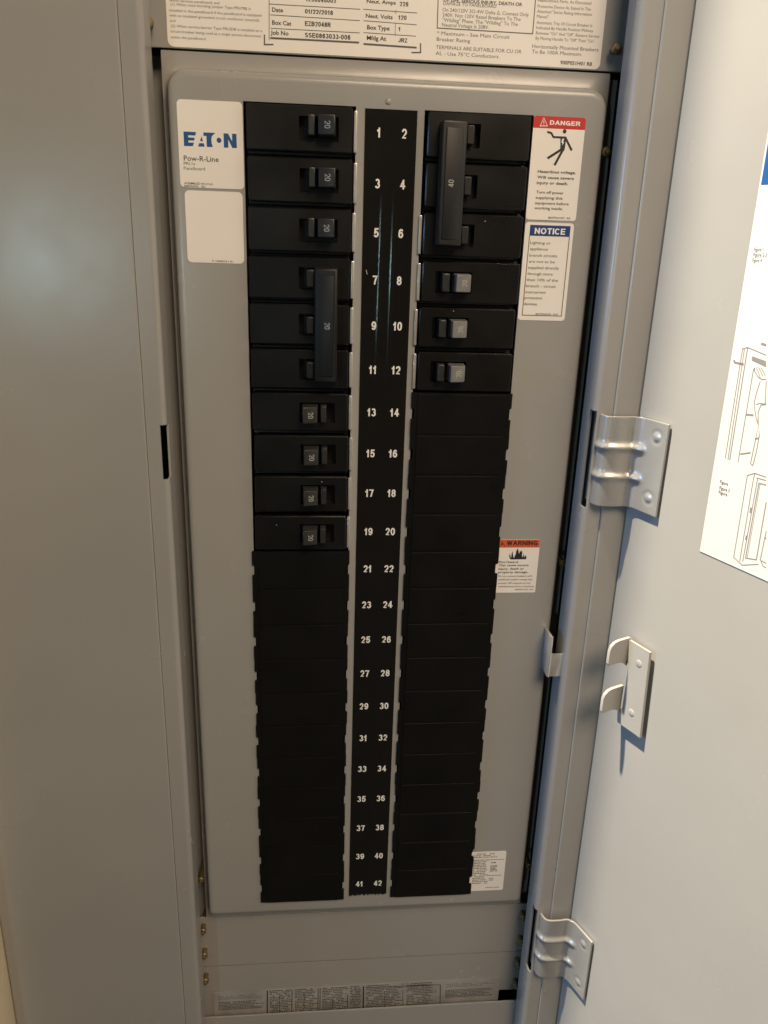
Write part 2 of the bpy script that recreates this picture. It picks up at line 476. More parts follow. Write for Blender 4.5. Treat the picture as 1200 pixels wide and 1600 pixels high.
LINES = {'ratings': [([(-57.9, 59.89), (-10.64, 59.93)], 0.35), ([(-57.62, 55.0), (-10.75, 54.7)], 0.35), ([(-57.57, 48.84), (-10.63, 49.05)], 0.35), ([(-57.78, 44.35), (-10.91, 44.5)], 0.9), ([(-58.09, 61.76), (-58.38, 43.23)], 0.35), ([(-9.03, 60.02), (19.69, 59.77)], 0.35), ([(-8.77, 54.8), (19.57, 54.3)], 0.35), ([(-8.65, 49.28), (19.43, 48.98)], 0.35), ([(-8.53, 43.97), (20.04, 43.59)], 0.9), ([(8.21, 60.46), (8.27, 58.86)], 0.3), ([(8.19, 54.69), (8.27, 48.43)], 0.25), ([(-60.8, 45.8), (-60.88, 41.17), (-56.15, 41.4)], 0.7), ([(22.04, 45.84), (22.24, 41.39), (17.37, 41.16)], 0.7), ([(30.48, 66.38), (30.66, 53.36), (82.7, 53.23), (82.79, 69.11)], 0.5)],
 'danger': [([(88.03, 6.87), (89.63, 11.01), (92.03, 7.03), (88.03, 6.87)], 0.45), ([(89.77, 9.6), (89.91, 8.19)], 0.4), ([(89.95, 7.73), (90.0, 7.3)], 0.4)],
 'notice': [([(87.16, -49.19), (85.92, -94.26), (109.31, -94.75), (110.51, -49.82)], 0.45)],
 'warning': [([(85.68, -238.45), (86.46, -235.63), (88.22, -238.62)], 0.5), ([(86.56, -236.79), (86.64, -237.79)], 0.5)],
 'spec': [([(96.73, -491.0), (108.5, -491.76)], 1.2), ([(97.44, -509.27), (108.0, -510.01)], 1.2), ([(98.97, -494.88), (103.22, -495.09)], 1.6), ([(98.79, -483.97), (104.64, -484.25)], 1.2), ([(87.19, -484.42), (97.63, -485.69)], 1.6), ([(87.75, -492.35), (96.27, -493.56)], 2.0), ([(87.89, -499.13), (92.14, -499.34)], 2.2), ([(95.61, -502.32), (96.69, -499.17)], 2.0), ([(88.43, -511.64), (91.89, -514.26)], 2.0), ([(94.02, -511.93), (97.14, -514.13)], 2.0), ([(98.73, -513.4), (102.09, -514.38)], 2.6), ([(97.07, -486.85), (99.7, -487.37)], 2.0), ([(97.14, -518.61), (108.76, -519.43)], 1.2)],
 'circuit': [([(-70.18, -622.78), (-70.81, -648.51)], 0.9), ([(-60.75, -628.42), (-60.98, -648.53)], 0.4), ([(-50.64, -623.46), (-51.13, -649.27)], 0.6), ([(-41.1, -627.69), (-41.35, -649.28)], 0.5), ([(-29.92, -623.93), (-30.03, -649.41)], 0.6), ([(-28.32, -623.62), (-28.41, -649.53)], 0.6), ([(-18.06, -635.08), (-17.92, -649.59)], 0.5), ([(-6.26, -631.62), (-5.99, -649.02)], 0.5), ([(6.3, -623.92), (6.67, -649.97)], 0.6), ([(6.67, -623.6), (7.01, -648.42)], 0.6), ([(8.05, -625.19), (69.21, -626.49), (70.22, -649.29)], 0.6), ([(23.96, -630.79), (24.51, -648.2)], 0.4), ([(38.66, -630.34), (39.37, -648.54)], 0.4)],
 'door': [([(66.32, -100.58), (67.4, -157.35)], 0.5), ([(67.41, -100.62), (69.18, -157.58)], 0.5), ([(69.15, -99.69), (70.29, -157.4)], 0.6), ([(66.14, -100.78), (69.15, -99.69), (80.44, -102.01)], 0.5), ([(74.74, -109.87), (75.5, -157.42)], 0.5), ([(74.74, -109.87), (75.37, -108.89)], 0.5), ([(62.16, -106.91), (63.28, -108.02), (68.58, -108.17)], 1.1), ([(76.44, -96.86), (79.43, -97.37)], 1.2), ([(75.06, -132.43), (79.48, -131.92)], 1.0), ([(75.89, -152.91), (81.79, -150.7)], 0.8), ([(75.37, -108.89), (75.49, -110.38), (78.4, -113.14), (80.84, -113.82), (82.9, -113.31)], 0.5), ([(76.14, -108.51), (79.41, -112.98)], 0.4), ([(77.32, -108.16), (80.8, -112.23)], 0.4), ([(78.91, -108.28), (82.03, -111.68)], 0.4), ([(79.82, -114.87), (78.91, -120.4), (78.62, -124.97), (79.77, -129.3), (81.53, -133.51), (83.35, -136.06)], 0.5), ([(83.03, -113.91), (85.05, -125.57), (82.75, -126.01), (81.79, -129.81), (83.11, -135.93)], 0.5), ([(79.78, -126.39), (81.89, -125.44), (85.47, -125.13)], 0.4), ([(83.35, -136.06), (83.18, -145.14), (82.92, -155.98), (84.2, -156.88), (84.56, -155.56), (84.94, -149.37), (84.95, -141.03), (83.35, -136.06)], 0.5), ([(82.8, -143.37), (84.93, -142.42)], 0.8), ([(82.35, -162.51), (83.28, -207.17), (89.02, -209.48), (98.32, -205.39)], 0.5), ([(82.35, -162.51), (86.43, -160.26), (93.16, -160.5)], 0.5), ([(86.43, -160.26), (86.2, -163.17), (87.26, -208.12)], 0.5), ([(88.53, -162.53), (89.04, -207.44)], 0.5), ([(87.73, -162.28), (93.51, -162.09)], 0.5), ([(89.72, -164.56), (90.3, -204.94), (96.62, -203.55), (95.82, -172.72)], 0.6), ([(89.72, -164.56), (93.99, -164.3)], 0.6), ([(90.52, -164.34), (91.23, -204.08)], 0.3), ([(98.94, -187.03), (98.82, -202.72), (101.0, -205.35), (102.97, -205.57)], 0.5), ([(98.84, -190.46), (99.82, -191.08)], 0.6), ([(99.42, -202.99), (102.48, -203.3)], 0.5), ([(87.87, -178.06), (88.05, -180.92)], 1.0), ([(88.44, -193.09), (88.52, -195.55)], 1.0)]}
POLYS = {'brand': [[(-103.25, -3.47), (-75.7, -4.16), (-75.91, -11.25), (-103.59, -10.24)]],
 'danger': [[(84.33, 12.1), (112.87, 11.82), (113.19, 5.58), (84.09, 6.17)]],
 'danger_fig': [[(91.88, 4.46), (92.67, 4.63), (93.2, 4.15), (94.56, 3.85), (95.82, 2.18), (100.6, 2.09), (102.61, 2.28), (103.45, 1.95), (107.31, -4.29), (106.65, -4.97), (105.8, -4.64), (102.8, -0.24), (102.93, -2.58), (102.87, -4.76), (98.51, -12.96), (97.3, -12.28), (100.27, -6.32), (100.64, -5.21), (94.1, -9.65), (93.18, -8.59), (99.86, -4.33), (100.22, -2.69), (99.88, 0.48), (95.94, 1.04), (95.21, 1.44), (94.03, 3.19), (92.82, 3.14), (92.17, 3.65)]],
 'danger_bolt': [[(100.81, 0.95), (102.0, 1.17), (101.62, -0.64), (102.21, -0.8), (101.08, -2.36), (101.27, -1.13), (100.67, -0.86)]],
 'notice': [[(87.07, -43.62), (110.74, -44.2), (110.51, -49.82), (87.16, -49.19)]],
 'warning': [[(85.2, -234.31), (110.87, -233.86), (111.08, -239.35), (85.49, -239.94)]],
 'flame': [[(91.78, -245.47), (92.04, -243.63), (92.51, -245.47), (93.19, -247.15), (93.26, -244.14), (93.72, -242.13), (94.11, -244.14), (94.74, -246.66), (95.37, -246.66), (95.43, -245.48), (96.11, -244.15), (96.13, -242.47), (97.19, -240.14), (97.71, -242.48), (98.24, -244.15), (98.53, -242.82), (98.51, -241.48), (99.33, -242.82), (99.78, -241.48), (100.34, -243.49), (100.23, -245.17), (100.78, -246.68), (101.12, -245.17), (101.23, -243.49), (101.96, -246.69), (102.52, -244.84), (103.31, -246.52), (103.12, -247.87), (93.1, -247.99), (92.24, -247.15)]],
 'spec': [[(99.02, -497.68), (103.6, -497.91), (104.2, -505.57), (99.27, -505.32)]],
 'door_blue': [[(59.09, -4.72), (63.09, -24.15), (59.79, -24.45)]],
 'door_grey': [[(72.63, -103.5), (81.05, -104.81), (81.67, -107.69), (72.78, -105.7)]]}

# ------------------------------------------------------------------ setting: the wall the panel is set into
bm = bmesh.new()
slab_bm(bm, [(-1500, -1300), (1500, -1300), (1500, 1300), (-1500, 1300)],
        [[(-240, -760), (252, -760), (252, 390), (-240, 390)]], -15, 0)
box_bm(bm, -1500, -249.6, -50, -14, -1299, 1299, 2.0)       # forward step added left of the panel to shade the door by its hinge
wall = finish('wall', bm, M['wall'], angle=25)
wall['kind'] = 'structure'

# ------------------------------------------------------------------ enclosure behind the covers
encl = thing('panel_enclosure', 'dark sheet steel box behind the grey covers', 'enclosure', (6, 60, -660))
box('back', -206, 206, 100 - 60, 101.5 - 60, -80, 1040, M['inside'], encl)
for x in (-206, 204.5):
    box('side', x, x + 1.5, -48, 40, -80, 1040, M['inside'], encl)
for z in (-80, 1038.5):
    box('end', -204.5, 204.5, -48, 40, z, z + 1.5, M['inside'], encl)

# ------------------------------------------------------------------ trim: the grey frame round the opening
trim = thing('panel_trim', 'wide grey painted steel frame around the breaker panel', 'frame', (6.25, -20, -770))
TX, TY, TZ = 6.25, -20, -770


def strip_bm(bm, prof, cuts, skip, axis, org):
    """extrude an open profile [(a, y)...] along cuts; skip(i_seg, j_prof) leaves holes"""
    rows = []
    for c in cuts:
        row = []
        for a, y in prof:
            p = (a, y, c) if axis == 'z' else (c, y, a)
            row.append(bm.verts.new(((p[0] - org[0]) * S, (p[1] - org[1]) * S, (p[2] - org[2]) * S)))
        rows.append(row)
    for i in range(len(cuts) - 1):
        for j in range(len(prof) - 1):
            if skip and skip(i, j):
                continue
            bm.faces.new((rows[i][j], rows[i + 1][j], rows[i + 1][j + 1], rows[i][j + 1]))


def thicken(o, t, offset=-1):
    m = o.modifiers.new('sheet', 'SOLIDIFY')
    m.thickness = t * S
    m.offset = offset
    return o


ORG = (TX, TY, TZ)
ZB, ZT = -690, 262            # bottom and top of the opening
# outer face, a plate a touch proud of the inner strip
outer = [(-249.2 - TX, 0), (262 - TX, 0), (262 - TX, 1170), (-249.2 - TX, 1170)]
inner = [(-129 - TX, ZB - 11.5 - TZ), (141.5 - TX, ZB - 11.5 - TZ), (141.5 - TX, ZT + 11.5 - TZ), (-129 - TX, ZT + 11.5 - TZ)]
slab('face_plate', outer, [inner], -1.6, 5, M['paint'], trim, bevel=0.7)
# rounded inner lip: profile runs over the strip, round the bend and back into the opening
lip = [(0.2, -20), (7.9, -20)] + [(8.3 + 3.2 * math.sin(k * math.pi / 20), -16.8 - 3.2 * math.cos(k * math.pi / 20)) for k in range(11)] + [(11.5, -12.5), (11.5, 0)]
cutsL = [ZB - 11.5, -189.3, -188.0, -158.6, -157.3, ZT + 11.5]
bm = bmesh.new()
strip_bm(bm, [(-129 + a, y) for a, y in lip], cutsL, lambda i, j: i in (1, 2, 3) and 1 <= j <= 12, 'z', ORG)
thicken(finish('jamb', bm, M['paint'], trim, smooth=False, normals=False), 1.3, 1)
cutsR = [ZB - 11.5, -581, -521, -206, -146, ZT + 11.5]
bm = bmesh.new()
strip_bm(bm, [(141.5 - a, y) for a, y in lip], cutsR, lambda i, j: i in (1, 3) and 5 <= j <= 12, 'z', ORG)
thicken(finish('jamb', bm, M['paint'], trim, smooth=False, normals=False), 1.3, -1)
for zz, sg in ((ZB - 11.5, 1), (ZT + 11.5, -1)):
    bm = bmesh.new()
    strip_bm(bm, [(zz + sg * a, y) for a, y in lip], [-117.4, 129.9], None, 'x', ORG)
    finish('rail', bm, M['paint'], trim, smooth=False, normals=False)

box('sill', -118.5 - TX, 131 - TX, 20.6, 22.0, -705 - TZ, -635 - TZ, M['paint'], trim, 0.6)

# bright latch catch on the hinge-side jamb
bm = bmesh.new()
box_bm(bm, 120.6 - TX, 122.3 - TX, 5.0, 20, -327.0 - TZ, -297.0 - TZ, 0.6)
box_bm(bm, 121.5 - TX, 131.8 - TX, 5.6, 7.4, -326.8 - TZ, -310.0 - TZ, 0.6)
box_bm(bm, 121.5 - TX, 131.8 - TX, 6.8, 20, -326.8 - TZ, -325.2 - TZ, 0.4)
finish('latch_catch', bm, M['zinc'], trim, angle=30)

# ------------------------------------------------------------------ dead-front cover: pressed plate with two slots
cover = thing('dead_front_cover', 'grey raised cover plate with two tall breaker slots', 'cover', (7, 12, -546))
CX, CY, CZ = 7, 12, -546


def rel(pts, o=(CX, CZ)):
    return [(x - o[0], z - o[1]) for x, z in pts]


bm = bmesh.new()
rings = [((-114.9, 128.3, -545.6, 36.2), 0.5, 12), ((-114.2, 127.6, -539, 30.2), 11.5, 12), ((-113.0, 126.6, -536.5, 28.2), 11, 11.2),
         ((-112.0, 125.6, -535, 27.3), 10.5, 9), ((-111.2, 125.0, -533.8, 26.6), 10, 4), ((-110.6, 124.4, -532.8, 25.9), 9.5, 1.8),
         ((-109.6, 123.4, -531.6, 24.9), 9, 0.6), ((-108.0, 121.9, -530.2, 23.4), 8, 0.1), ((-106.4, 120.4, -528.8, 22.0), 7, 0.0)]
prev = None
for (x0, x1, z0, z1), r, y in rings:
    cur = loop(bm, rel(rrect(x0, x1, z0, z1, r, 6, min(r, 3.0))), y - CY)
    if prev:
        bridge(bm, prev, cur)
    prev = cur
es = edges_of(bm, prev)
HL = (-71.9, -12.4, -521.3, 12.2)
HR = (24.4, 84.2, -522.0, 12.0)
hl = []
for h in (HL, HR):
    v = loop(bm, rel([(h[0], h[2]), (h[1], h[2]), (h[1], h[3]), (h[0], h[3])]), -CY)
    hl.append(v)
    es += edges_of(bm, v)
bmesh.ops.triangle_fill(bm, use_beauty=True, use_dissolve=False, edges=es)
for v in hl:
    back = [bm.verts.new((p.co.x, (2.0 - CY) * S, p.co.z)) for p in v]
    bridge(bm, v, back)
finish('cover_plate', bm, M['paint'], cover, angle=40)
for xa, xb in ((-126, -112.6), (126.2, 138)):
    box('side_flange', xa - CX, xb - CX, 27 - CY, 28.2 - CY, -40, 582, M['paint'], cover)
dome('dimple', 4.7 - CX, 15.2 - CZ, -12.05, 1.6, 0.7, M['paint'], cover)

# plates above and below the cover
upper = thing('upper_cover_plate', 'flat grey plate above the breakers behind the ratings label', 'plate', (7, 12, 37.2))
box('plate', -131, 130.5, 0, 1.5, 0, 240, M['paint'], upper, 0.4)
lower = thing('lower_cover_plate', 'narrow flat grey plate just below the breaker cover', 'plate', (7, 12, -595))
box('plate', -131, 130.5, 0, 1.5, 0, 48.6, M['paint'], lower, 0.4)
base = thing('bottom_cover_plate', 'lowest grey plate carrying the long foil table label', 'plate', (7, 12, -664))
slab('plate', [(-131, 0), (111.5, 0), (111.5, 27.5), (130.5, 27.5), (130.5, 68), (-131, 68)], [], 0.3, 1.8, M['paint'], base, 0.3)


def screw(parent, org, x, z, y=5.0):
    """yellow zinc screw end with thread rings"""
    bm = bmesh.new()
    n = 12
    cx, cz, yy = x + (1.0 if x > 0 else -2.0) - org[0], z - org[2], y - org[1]
    prev = None
    for k, (r, dy) in enumerate(((1.8, 22), (1.8, 2.4), (2.7, 2.3), (2.7, 0.6), (2.2, 0.0), (1.4, -0.1), (1.4, -1.2), (1.1, -1.8))):
        cur = loop(bm, [(cx + r * math.cos(2 * math.pi * i / n), cz + r * math.sin(2 * math.pi * i / n)) for i in range(n)], yy + dy)
        if prev:
            bridge(bm, prev, cur)
        prev = cur
    bm.faces.new(prev)
    return finish('screw', bm, M['brass'], parent, angle=35)


for x, z in ((127.0, 47.4), (-117.5, 47.3)):
    screw(upper, (7, 12, 37.2), x, z)
for x, z in ((127.8, -3.8), (-114.6, -504.6), (129.6, -253.4), (129.5, -504.1)):
    screw(cover, (CX, CY, CZ), x, z)
for x, z in ((129.5, -554.3), (130.2, -579.7), (-115.2, -553.2), (-115.2, -577.2)):
    screw(lower, (7, 12, -595), x, z)
for x, z in ((129.6, -603.1), (129.9, -625.7), (-115.3, -603.1)):
    screw(base, (7, 12, -664), x, z)

# ------------------------------------------------------------------ door, swung open on the right
PHI = math.radians(-68)
DX, DY = 156.3, -23.0
door = thing('panel_door', 'grey steel panel door swung open on the right', 'door', (DX, DY, -690), rz=PHI)
DZ = -690


def w2d(x, y):
    dx, dy = x - DX, y - DY
    return dx * math.cos(PHI) + dy * math.sin(PHI), -dx * math.sin(PHI) + dy * math.cos(PHI)


bm = bmesh.new()
box_bm(bm, 0, 262, 0, 1.6, 0, 975, 0.5)
box_bm(bm, 260.2, 262.1, 1.4, 16, 0.5, 974.5, 0.3)
box_bm(bm, 8, 260, 1.4, 16, 973.2, 975.1, 0.3)
box_bm(bm, 8, 260, 1.4, 16, -0.1, 1.9, 0.3)
finish('door_panel', bm, M['paint'], door, angle=22)


def smooth_curve(pts, n):
    """Catmull-Rom resampling of an open polyline"""
    P = [pts[0]] + list(pts) + [pts[-1]]
    out = []
    segs = len(pts) - 1
    for k in range(n + 1):
        u = k / n * segs
        i = min(int(u), segs - 1)
        t = u - i
        p0, p1, p2, p3 = P[i], P[i + 1], P[i + 2], P[i + 3]
        out.append(tuple(0.5 * (2 * p1[d] + (p2[d] - p0[d]) * t + (2 * p0[d] - 5 * p1[d] + 4 * p2[d] - p3[d]) * t * t
                                + (3 * p1[d] - p0[d] - 3 * p2[d] + p3[d]) * t ** 3) for d in (0, 1)))
    return out


def hinge_mesh():
    base_pts = [w2d(*p) for p in ((133.6, -10), (133.7, -17), (134.3, -22.5), (136.4, -26.3), (140.5, -27.6), (147.0, -27.6), (152.0, -27.2))]
    base_pts += [(4.8, -3.4), (8.0, -2.6), (13.0, -2.5), (19.0, -2.5), (25.5, -2.5)]
    prof = smooth_curve(base_pts, 88)
    H, NZ = 55.0, 66
    bm = bmesh.new()
    rows = []
    for j in range(NZ + 1):
        z = H * j / NZ
        row = []
        for i, (s, y) in enumerate(prof):
            a = prof[max(i - 1, 0)]
            b = prof[min(i + 1, len(prof) - 1)]
            tx, ty = b[0] - a[0], b[1] - a[1]
            d = math.hypot(tx, ty)
            nx, ny = ty / d, -tx / d          # outward, towards the viewer
            u = i / (len(prof) - 1)
            lim = 1 / (1 + math.exp(-(u - 0.12) * 60)) * 1 / (1 + math.exp((u - 0.765) * 70))
            amp = sum(1.75 * math.exp(-((z - zc) / 2.1) ** 2) for zc in (18.5, 36.5)) * lim
            for zc in (9.5, 46.0):            # pressed rivet spots on the leaf
                rr = math.hypot(s - 18.0, z - zc) if s > 10 else 99
                amp += 0.55 * math.exp(-(rr / 2.2) ** 4) - 0.25 * math.exp(-((rr - 3.6) / 0.9) ** 2)
            row.append(bm.verts.new(((s + nx * amp) * S, (y + ny * amp) * S, z * S)))
        rows.append(row)
    for j in range(NZ):
        for i in range(len(prof) - 1):
            bm.faces.new((rows[j][i], rows[j][i + 1], rows[j + 1][i + 1], rows[j + 1][i]))
    o = finish('hinge', bm, M['hinge'], door, angle=60, normals=False)
    m = o.modifiers.new('sheet', 'SOLIDIFY')
    m.thickness = 1.5 * S
    m.offset = -1
    m2 = o.modifiers.new('edge', 'BEVEL')
    m2.width = 0.35 * S
    m2.segments = 2
    m2.limit_method = 'ANGLE'
    m2.angle_limit = math.radians(50)
    return o


hz = hinge_mesh()
hz.location.z = (-202.5 - DZ) * S
h2 = hz.copy()
link(h2, door)
h2.location.z = (-578.5 - DZ) * S

# hook bracket riveted to the door
bm = bmesh.new()
slab_bm(bm, [(s, z - DZ) for s, z in ((20.5, -284.2), (38.5, -284.2), (41.0, -342.6), (21.5, -342.6), (20.5, -336), (20.5, -334.5), (23.4, -331.5), (23.4, -300.5), (20.5, -297.5))],
        [], -4.4, -2.6)
es = [e for e in bm.edges if len(e.link_faces) == 2 and e.calc_face_angle(0) > 1]
bmesh.ops.bevel(bm, geom=es, offset=0.35 * S, segments=2, profile=0.5, affect='EDGES')
bracket = finish('hook_bracket', bm, M['paint'], door, angle=22)


def hook(z0):
    prof = [(3.0, 0.3), (12.0, 0), (15.2, -0.8), (17.6, -2.8), (18.8, -5.8), (18.8, -14.6), (18.0, -15.9), (16.0, -16.0),
            (11.0, -15.6), (8.0, -16.0), (5.4, -17.3), (3.0, -19.5)]
    bm = bmesh.new()
    a = [bm.verts.new((18.9 * S, -n_ * S, (z0 + dz - DZ) * S)) for n_, dz in prof]
    b = [bm.verts.new((21.0 * S, -n_ * S, (z0 + dz - DZ) * S)) for n_, dz in prof]
    bm.faces.new(a)
    bm.faces.new(list(reversed(b)))
    bridge(bm, a, b)
    es = [e for e in bm.edges if e.calc_face_angle(0) > 1.2]
    bmesh.ops.bevel(bm, geom=es, offset=0.45 * S, segments=2, profile=0.5, affect='EDGES')
    return finish('hook', bm, M['paint'], bracket, angle=28)


hook(-283.2)
hook(-317.0)
for s, z in ((31.6, -295.2), (31.6, -330.0)):
    dome('rivet', s, z - DZ, -4.35, 2.6, 0.45, M['paint'], bracket)
    box('spacer', s - 2.5, s + 2.5, -2.8, 0.2, z - DZ - 2.5, z - DZ + 2.5, M['paint'], bracket)

# ------------------------------------------------------------------ circuit breakers
LXC, RXC = -42.2, 54.3         # centre of each breaker column
ROW = 25.4


def pole_body(root, dz, mat=M['black'], cut=(-14.5, 19.5)):
    """one moulded pole: stepped body with a well for the handle"""
    bm = bmesh.new()
    h = 11.2
    well = [(cut[0], -6.0 + dz), (cut[1], -6.0 + dz), (cut[1], 6.0 + dz), (cut[0], 6.0 + dz)]
    # chamfered front with a hole
    o0 = rrect(-27.6, 27.4, -h + 0.6 + dz, h - 0.6 + dz, 0.8, 2)
    o1 = rrect(-28.2, 28.0, -h + dz, h + dz, 1.0, 2)
    o2 = rrect(-28.6, 28.4, -12.45 + dz, 12.45 + dz, 0.5, 2)
    lo = loop(bm, o0, -3.4)
    es = edges_of(bm, lo)
    wl = loop(bm, well, -3.4)
    es += edges_of(bm, wl)
    bmesh.ops.triangle_fill(bm, use_beauty=True, use_dissolve=False, edges=es)
    l1 = loop(bm, o1, -2.8)
    bridge(bm, lo, l1)
    l2 = loop(bm, o1, 5.0)
    bridge(bm, l1, l2)
    l3 = loop(bm, o2, 5.2)
    bridge(bm, l2, l3)
    l4 = loop(bm, o2, 22)
    bridge(bm, l3, l4)
    wb = loop(bm, well, 4.0)
    bridge(bm, wl, wb)
    bm.faces.new(wb)
    return finish('pole_body', bm, mat, root, angle=20)


def handle_block(name, x0, x1, z0, z1, yl, yr, ybase, mat, parent, taper=0.8, bevel=0.6):
    """lever end: front face slopes from yl (at x0) to yr (at x1)"""
    bm = bmesh.new()
    f = [bm.verts.new((x * S, y * S, z * S)) for x, y, z in
         ((x0, yl, z0), (x1, yr, z0), (x1, yr, z1), (x0, yl, z1))]
    b = [bm.verts.new((x * S, ybase * S, z * S)) for x, z in
         ((x0 - taper, z0 - 0.3), (x1 + taper, z0 - 0.3), (x1 + taper, z1 + 0.3), (x0 - taper, z1 + 0.3))]
    bm.faces.new(f)
    bridge(bm, f, b)
    es = [e for e in bm.edges if len(e.link_faces) == 2]
    bmesh.ops.bevel(bm, geom=es, offset=bevel * S, segments=2, profile=0.5, affect='EDGES')
    return finish(name, bm, mat, parent, angle=22)


def breaker(label, side, row, poles, amp, on, group, jx=0.0):
    xc = LXC if side == 'L' else RXC
    sg = 1 if side == 'L' else -1            # +1: centre of the panel lies to the right
    root = thing('circuit_breaker', label, 'breaker', (xc + jx, 0, -ROW * (row + (poles - 1) / 2)), group)
    zs = [ROW * ((poles - 1) / 2 - k) for k in range(poles)]
    lever = M['handle'] if side == 'L' else M['grey_handle']
    if poles > 1:
        lever = M['tie']
    for z in zs:
        cut = (-0.5, 20.5) if sg > 0 else (-20.5, 0.5)
        pole_body(root, z, M['filler'] if (poles > 1 and sg > 0) else M['black'], cut=cut)
        # tinned mounting tab between breaker and cover
        xa, xb = (28.6, 30.6) if sg > 0 else (-30.8, -28.9)
        if not (side == 'R' and row == 0 and z > -20):
            box('mounting_tab', xa, xb, -1.7, 1.5, z - 10.6, z + 10.0, M['tab'], root, 0.6)
    turn = -90 if sg > 0 else 90
    if poles == 1:
        z = 0
        if sg > 0 and on:
            f = (9.6, 18.4)
            r = (4.4, 7.8)
            ys = (-10.4, -12.6)
        elif sg > 0:
            f = (1.4, 9.9)
            r = (11.8, 15.2)
            ys = (-12.8, -10.6)
        else:
            f = (-10.0, -1.2)
            r = (-17.2, -13.0)
            ys = (-12.8, -10.2)
        if on:
            z = 1.4
        hb = handle_block('handle', f[0], f[1], z - 4.8, z + 4.8, ys[0], ys[1], 2.5, lever, root)
        handle_block('handle_ridge', r[0], r[1], z - 4.9, z + 4.9, -8.6, -8.6, 2.5, M['handle'], root, 0.3)
        t = glyph_text('amp_rating', amp, 0, 0, 0, M['inkgrey'], hb, 3.0, weight=0.12, center=True, turn=turn)
        mx = (f[0] + f[1]) / 2 + 0.4
        for v in t.data.vertices:
            xx = v.co.x / S
            k = (mx + xx - f[0]) / (f[1] - f[0])
            v.co = ((mx + xx) * S, (ys[0] + (ys[1] - ys[0]) * k - 0.12) * S + v.co.y, v.co.z + z * S)
    else:
        if sg > 0:
            f, ys, rr = (8.5, 20.6), (-12.6, -14.6), [(3.6, 8.0)] * 3
        else:
            f, ys, rr = (-21.5, -8.4), (-14.6, -13.0), [(-7.6, -3.6)] * 3
        for z, r in zip(zs, rr):
            handle_block('handle_ridge', r[0], r[1], z - 4.6, z + 4.8, -8.2, -8.2, 2.5, M['tie'], root, 0.3)
        top = 31.2
        hb = handle_block('handle_tie', f[0], f[1], -31.0, top, ys[0], ys[1], -5.4, lever, root, 0.6, 0.9)
        # raised middle land with the rating, recesses at the ends
        handle_block('tie_face', f[0] + 1.9, f[1] - 1.9, -27.8, 27.8, ys[0] - 0.6, ys[1] - 0.6, ys[0] + 3, lever, hb, 0.2, 0.5)
        t = glyph_text('amp_rating', amp, 0, 0, 0, M['inkgrey'], hb, 3.0, weight=0.12, center=True, turn=turn)
        mx = (f[0] + f[1]) / 2 + (0.8 if sg > 0 else -1.0)
        for v in t.data.vertices:
            xx = v.co.x / S
            k = (mx + xx - f[0] - 1.9) / (f[1] - f[0] - 3.8)
            v.co = ((mx + xx) * S, (ys[0] - 0.6 + (ys[1] - ys[0]) * k - 0.12) * S + v.co.y, v.co.z + 0.6 * S)
    return root


G1, G3 = 'single-pole breakers', 'three-pole breakers'
BREAKERS = {}
BREAKERS[1] = breaker('single black 20 amp breaker beside number one, top left, handle toward the numbers', 'L', 0, 1, '20', True, G1)
BREAKERS[3] = breaker('single black 20 amp breaker beside number three, handle toward the numbers', 'L', 1, 1, '20', True, G1, 0.3)
BREAKERS[5] = breaker('single black 20 amp breaker beside number five, handle toward the numbers', 'L', 2, 1, '20', True, G1)
BREAKERS[7] = breaker('three-pole black 20 amp breaker beside numbers seven to eleven with long handle bar', 'L', 3, 3, '20', True, G3, -0.3)
BREAKERS[13] = breaker('single black 20 amp breaker beside number thirteen, handle toward the left', 'L', 6, 1, '20', False, G1, -0.2)
BREAKERS[15] = breaker('single black 20 amp breaker beside number fifteen, handle toward the left', 'L', 7, 1, '20', False, G1, 0.5)
BREAKERS[17] = breaker('single black 20 amp breaker beside number seventeen, handle toward the left', 'L', 8, 1, '20', False, G1, 0.2)
BREAKERS[19] = breaker('single black 20 amp breaker beside number nineteen, lowest breaker on the left', 'L', 9, 1, '20', False, G1, -0.1)
BREAKERS[2] = breaker('three-pole black 40 amp breaker beside numbers two to six with long handle bar', 'R', 0, 3, '40', True, G3)
BREAKERS[8] = breaker('single black breaker with grey 20 handle beside number eight', 'R', 3, 1, '20', False, G1, 0.4)
BREAKERS[10] = breaker('single black breaker with grey 20 handle beside number ten', 'R', 4, 1, '20', False, G1, -0.2)
BREAKERS[12] = breaker('single black breaker with grey 20 handle beside number twelve, lowest breaker on the right', 'R', 5, 1, '20', False, G1, 0.2)

# ------------------------------------------------------------------ blank filler plates


def filler_meshes():
    bm = bmesh.new()
    w, h, d, nz = 30.6, 12.66, 1.7, 3.6
    out = [(-w, -h), (w, -h), (w, -nz), (w - d, -nz + 0.4), (w - d, nz - 0.4), (w, nz), (w, h), (-w, h), (-w, nz), (-w + d, nz - 0.4), (-w + d, -nz + 0.4), (-w, -nz)]
    slab_bm(bm, out, [], -1.5, 0.25)
    a = finish('clip_plate', bm, M['filler'], None, angle=20)
    bm = bmesh.new()
    l0 = loop(bm, rrect(-26.8, 26.8, -12.3, 11.5, 0.8, 2), -1.4)
    l1 = loop(bm, rrect(-26.8, 26.8, -12.3, 11.5, 0.8, 2), -1.95)
    l2 = loop(bm, rrect(-26.74, 26.74, -12.24, 11.44, 0.8, 2), -2.2)
    bridge(bm, l0, l1)
    bridge(bm, l1, l2)
    bm.faces.new(l2)
    bm.normal_update()
    bmesh.ops.triangulate(bm, faces=[f for f in bm.faces if len(f.verts) > 4])
    b = finish('raised_face', bm, M['filler'], None, angle=20)
    return a, b


ONES = 'zero one two three four five six seven eight nine ten eleven twelve thirteen fourteen fifteen sixteen seventeen eighteen nineteen'.split()


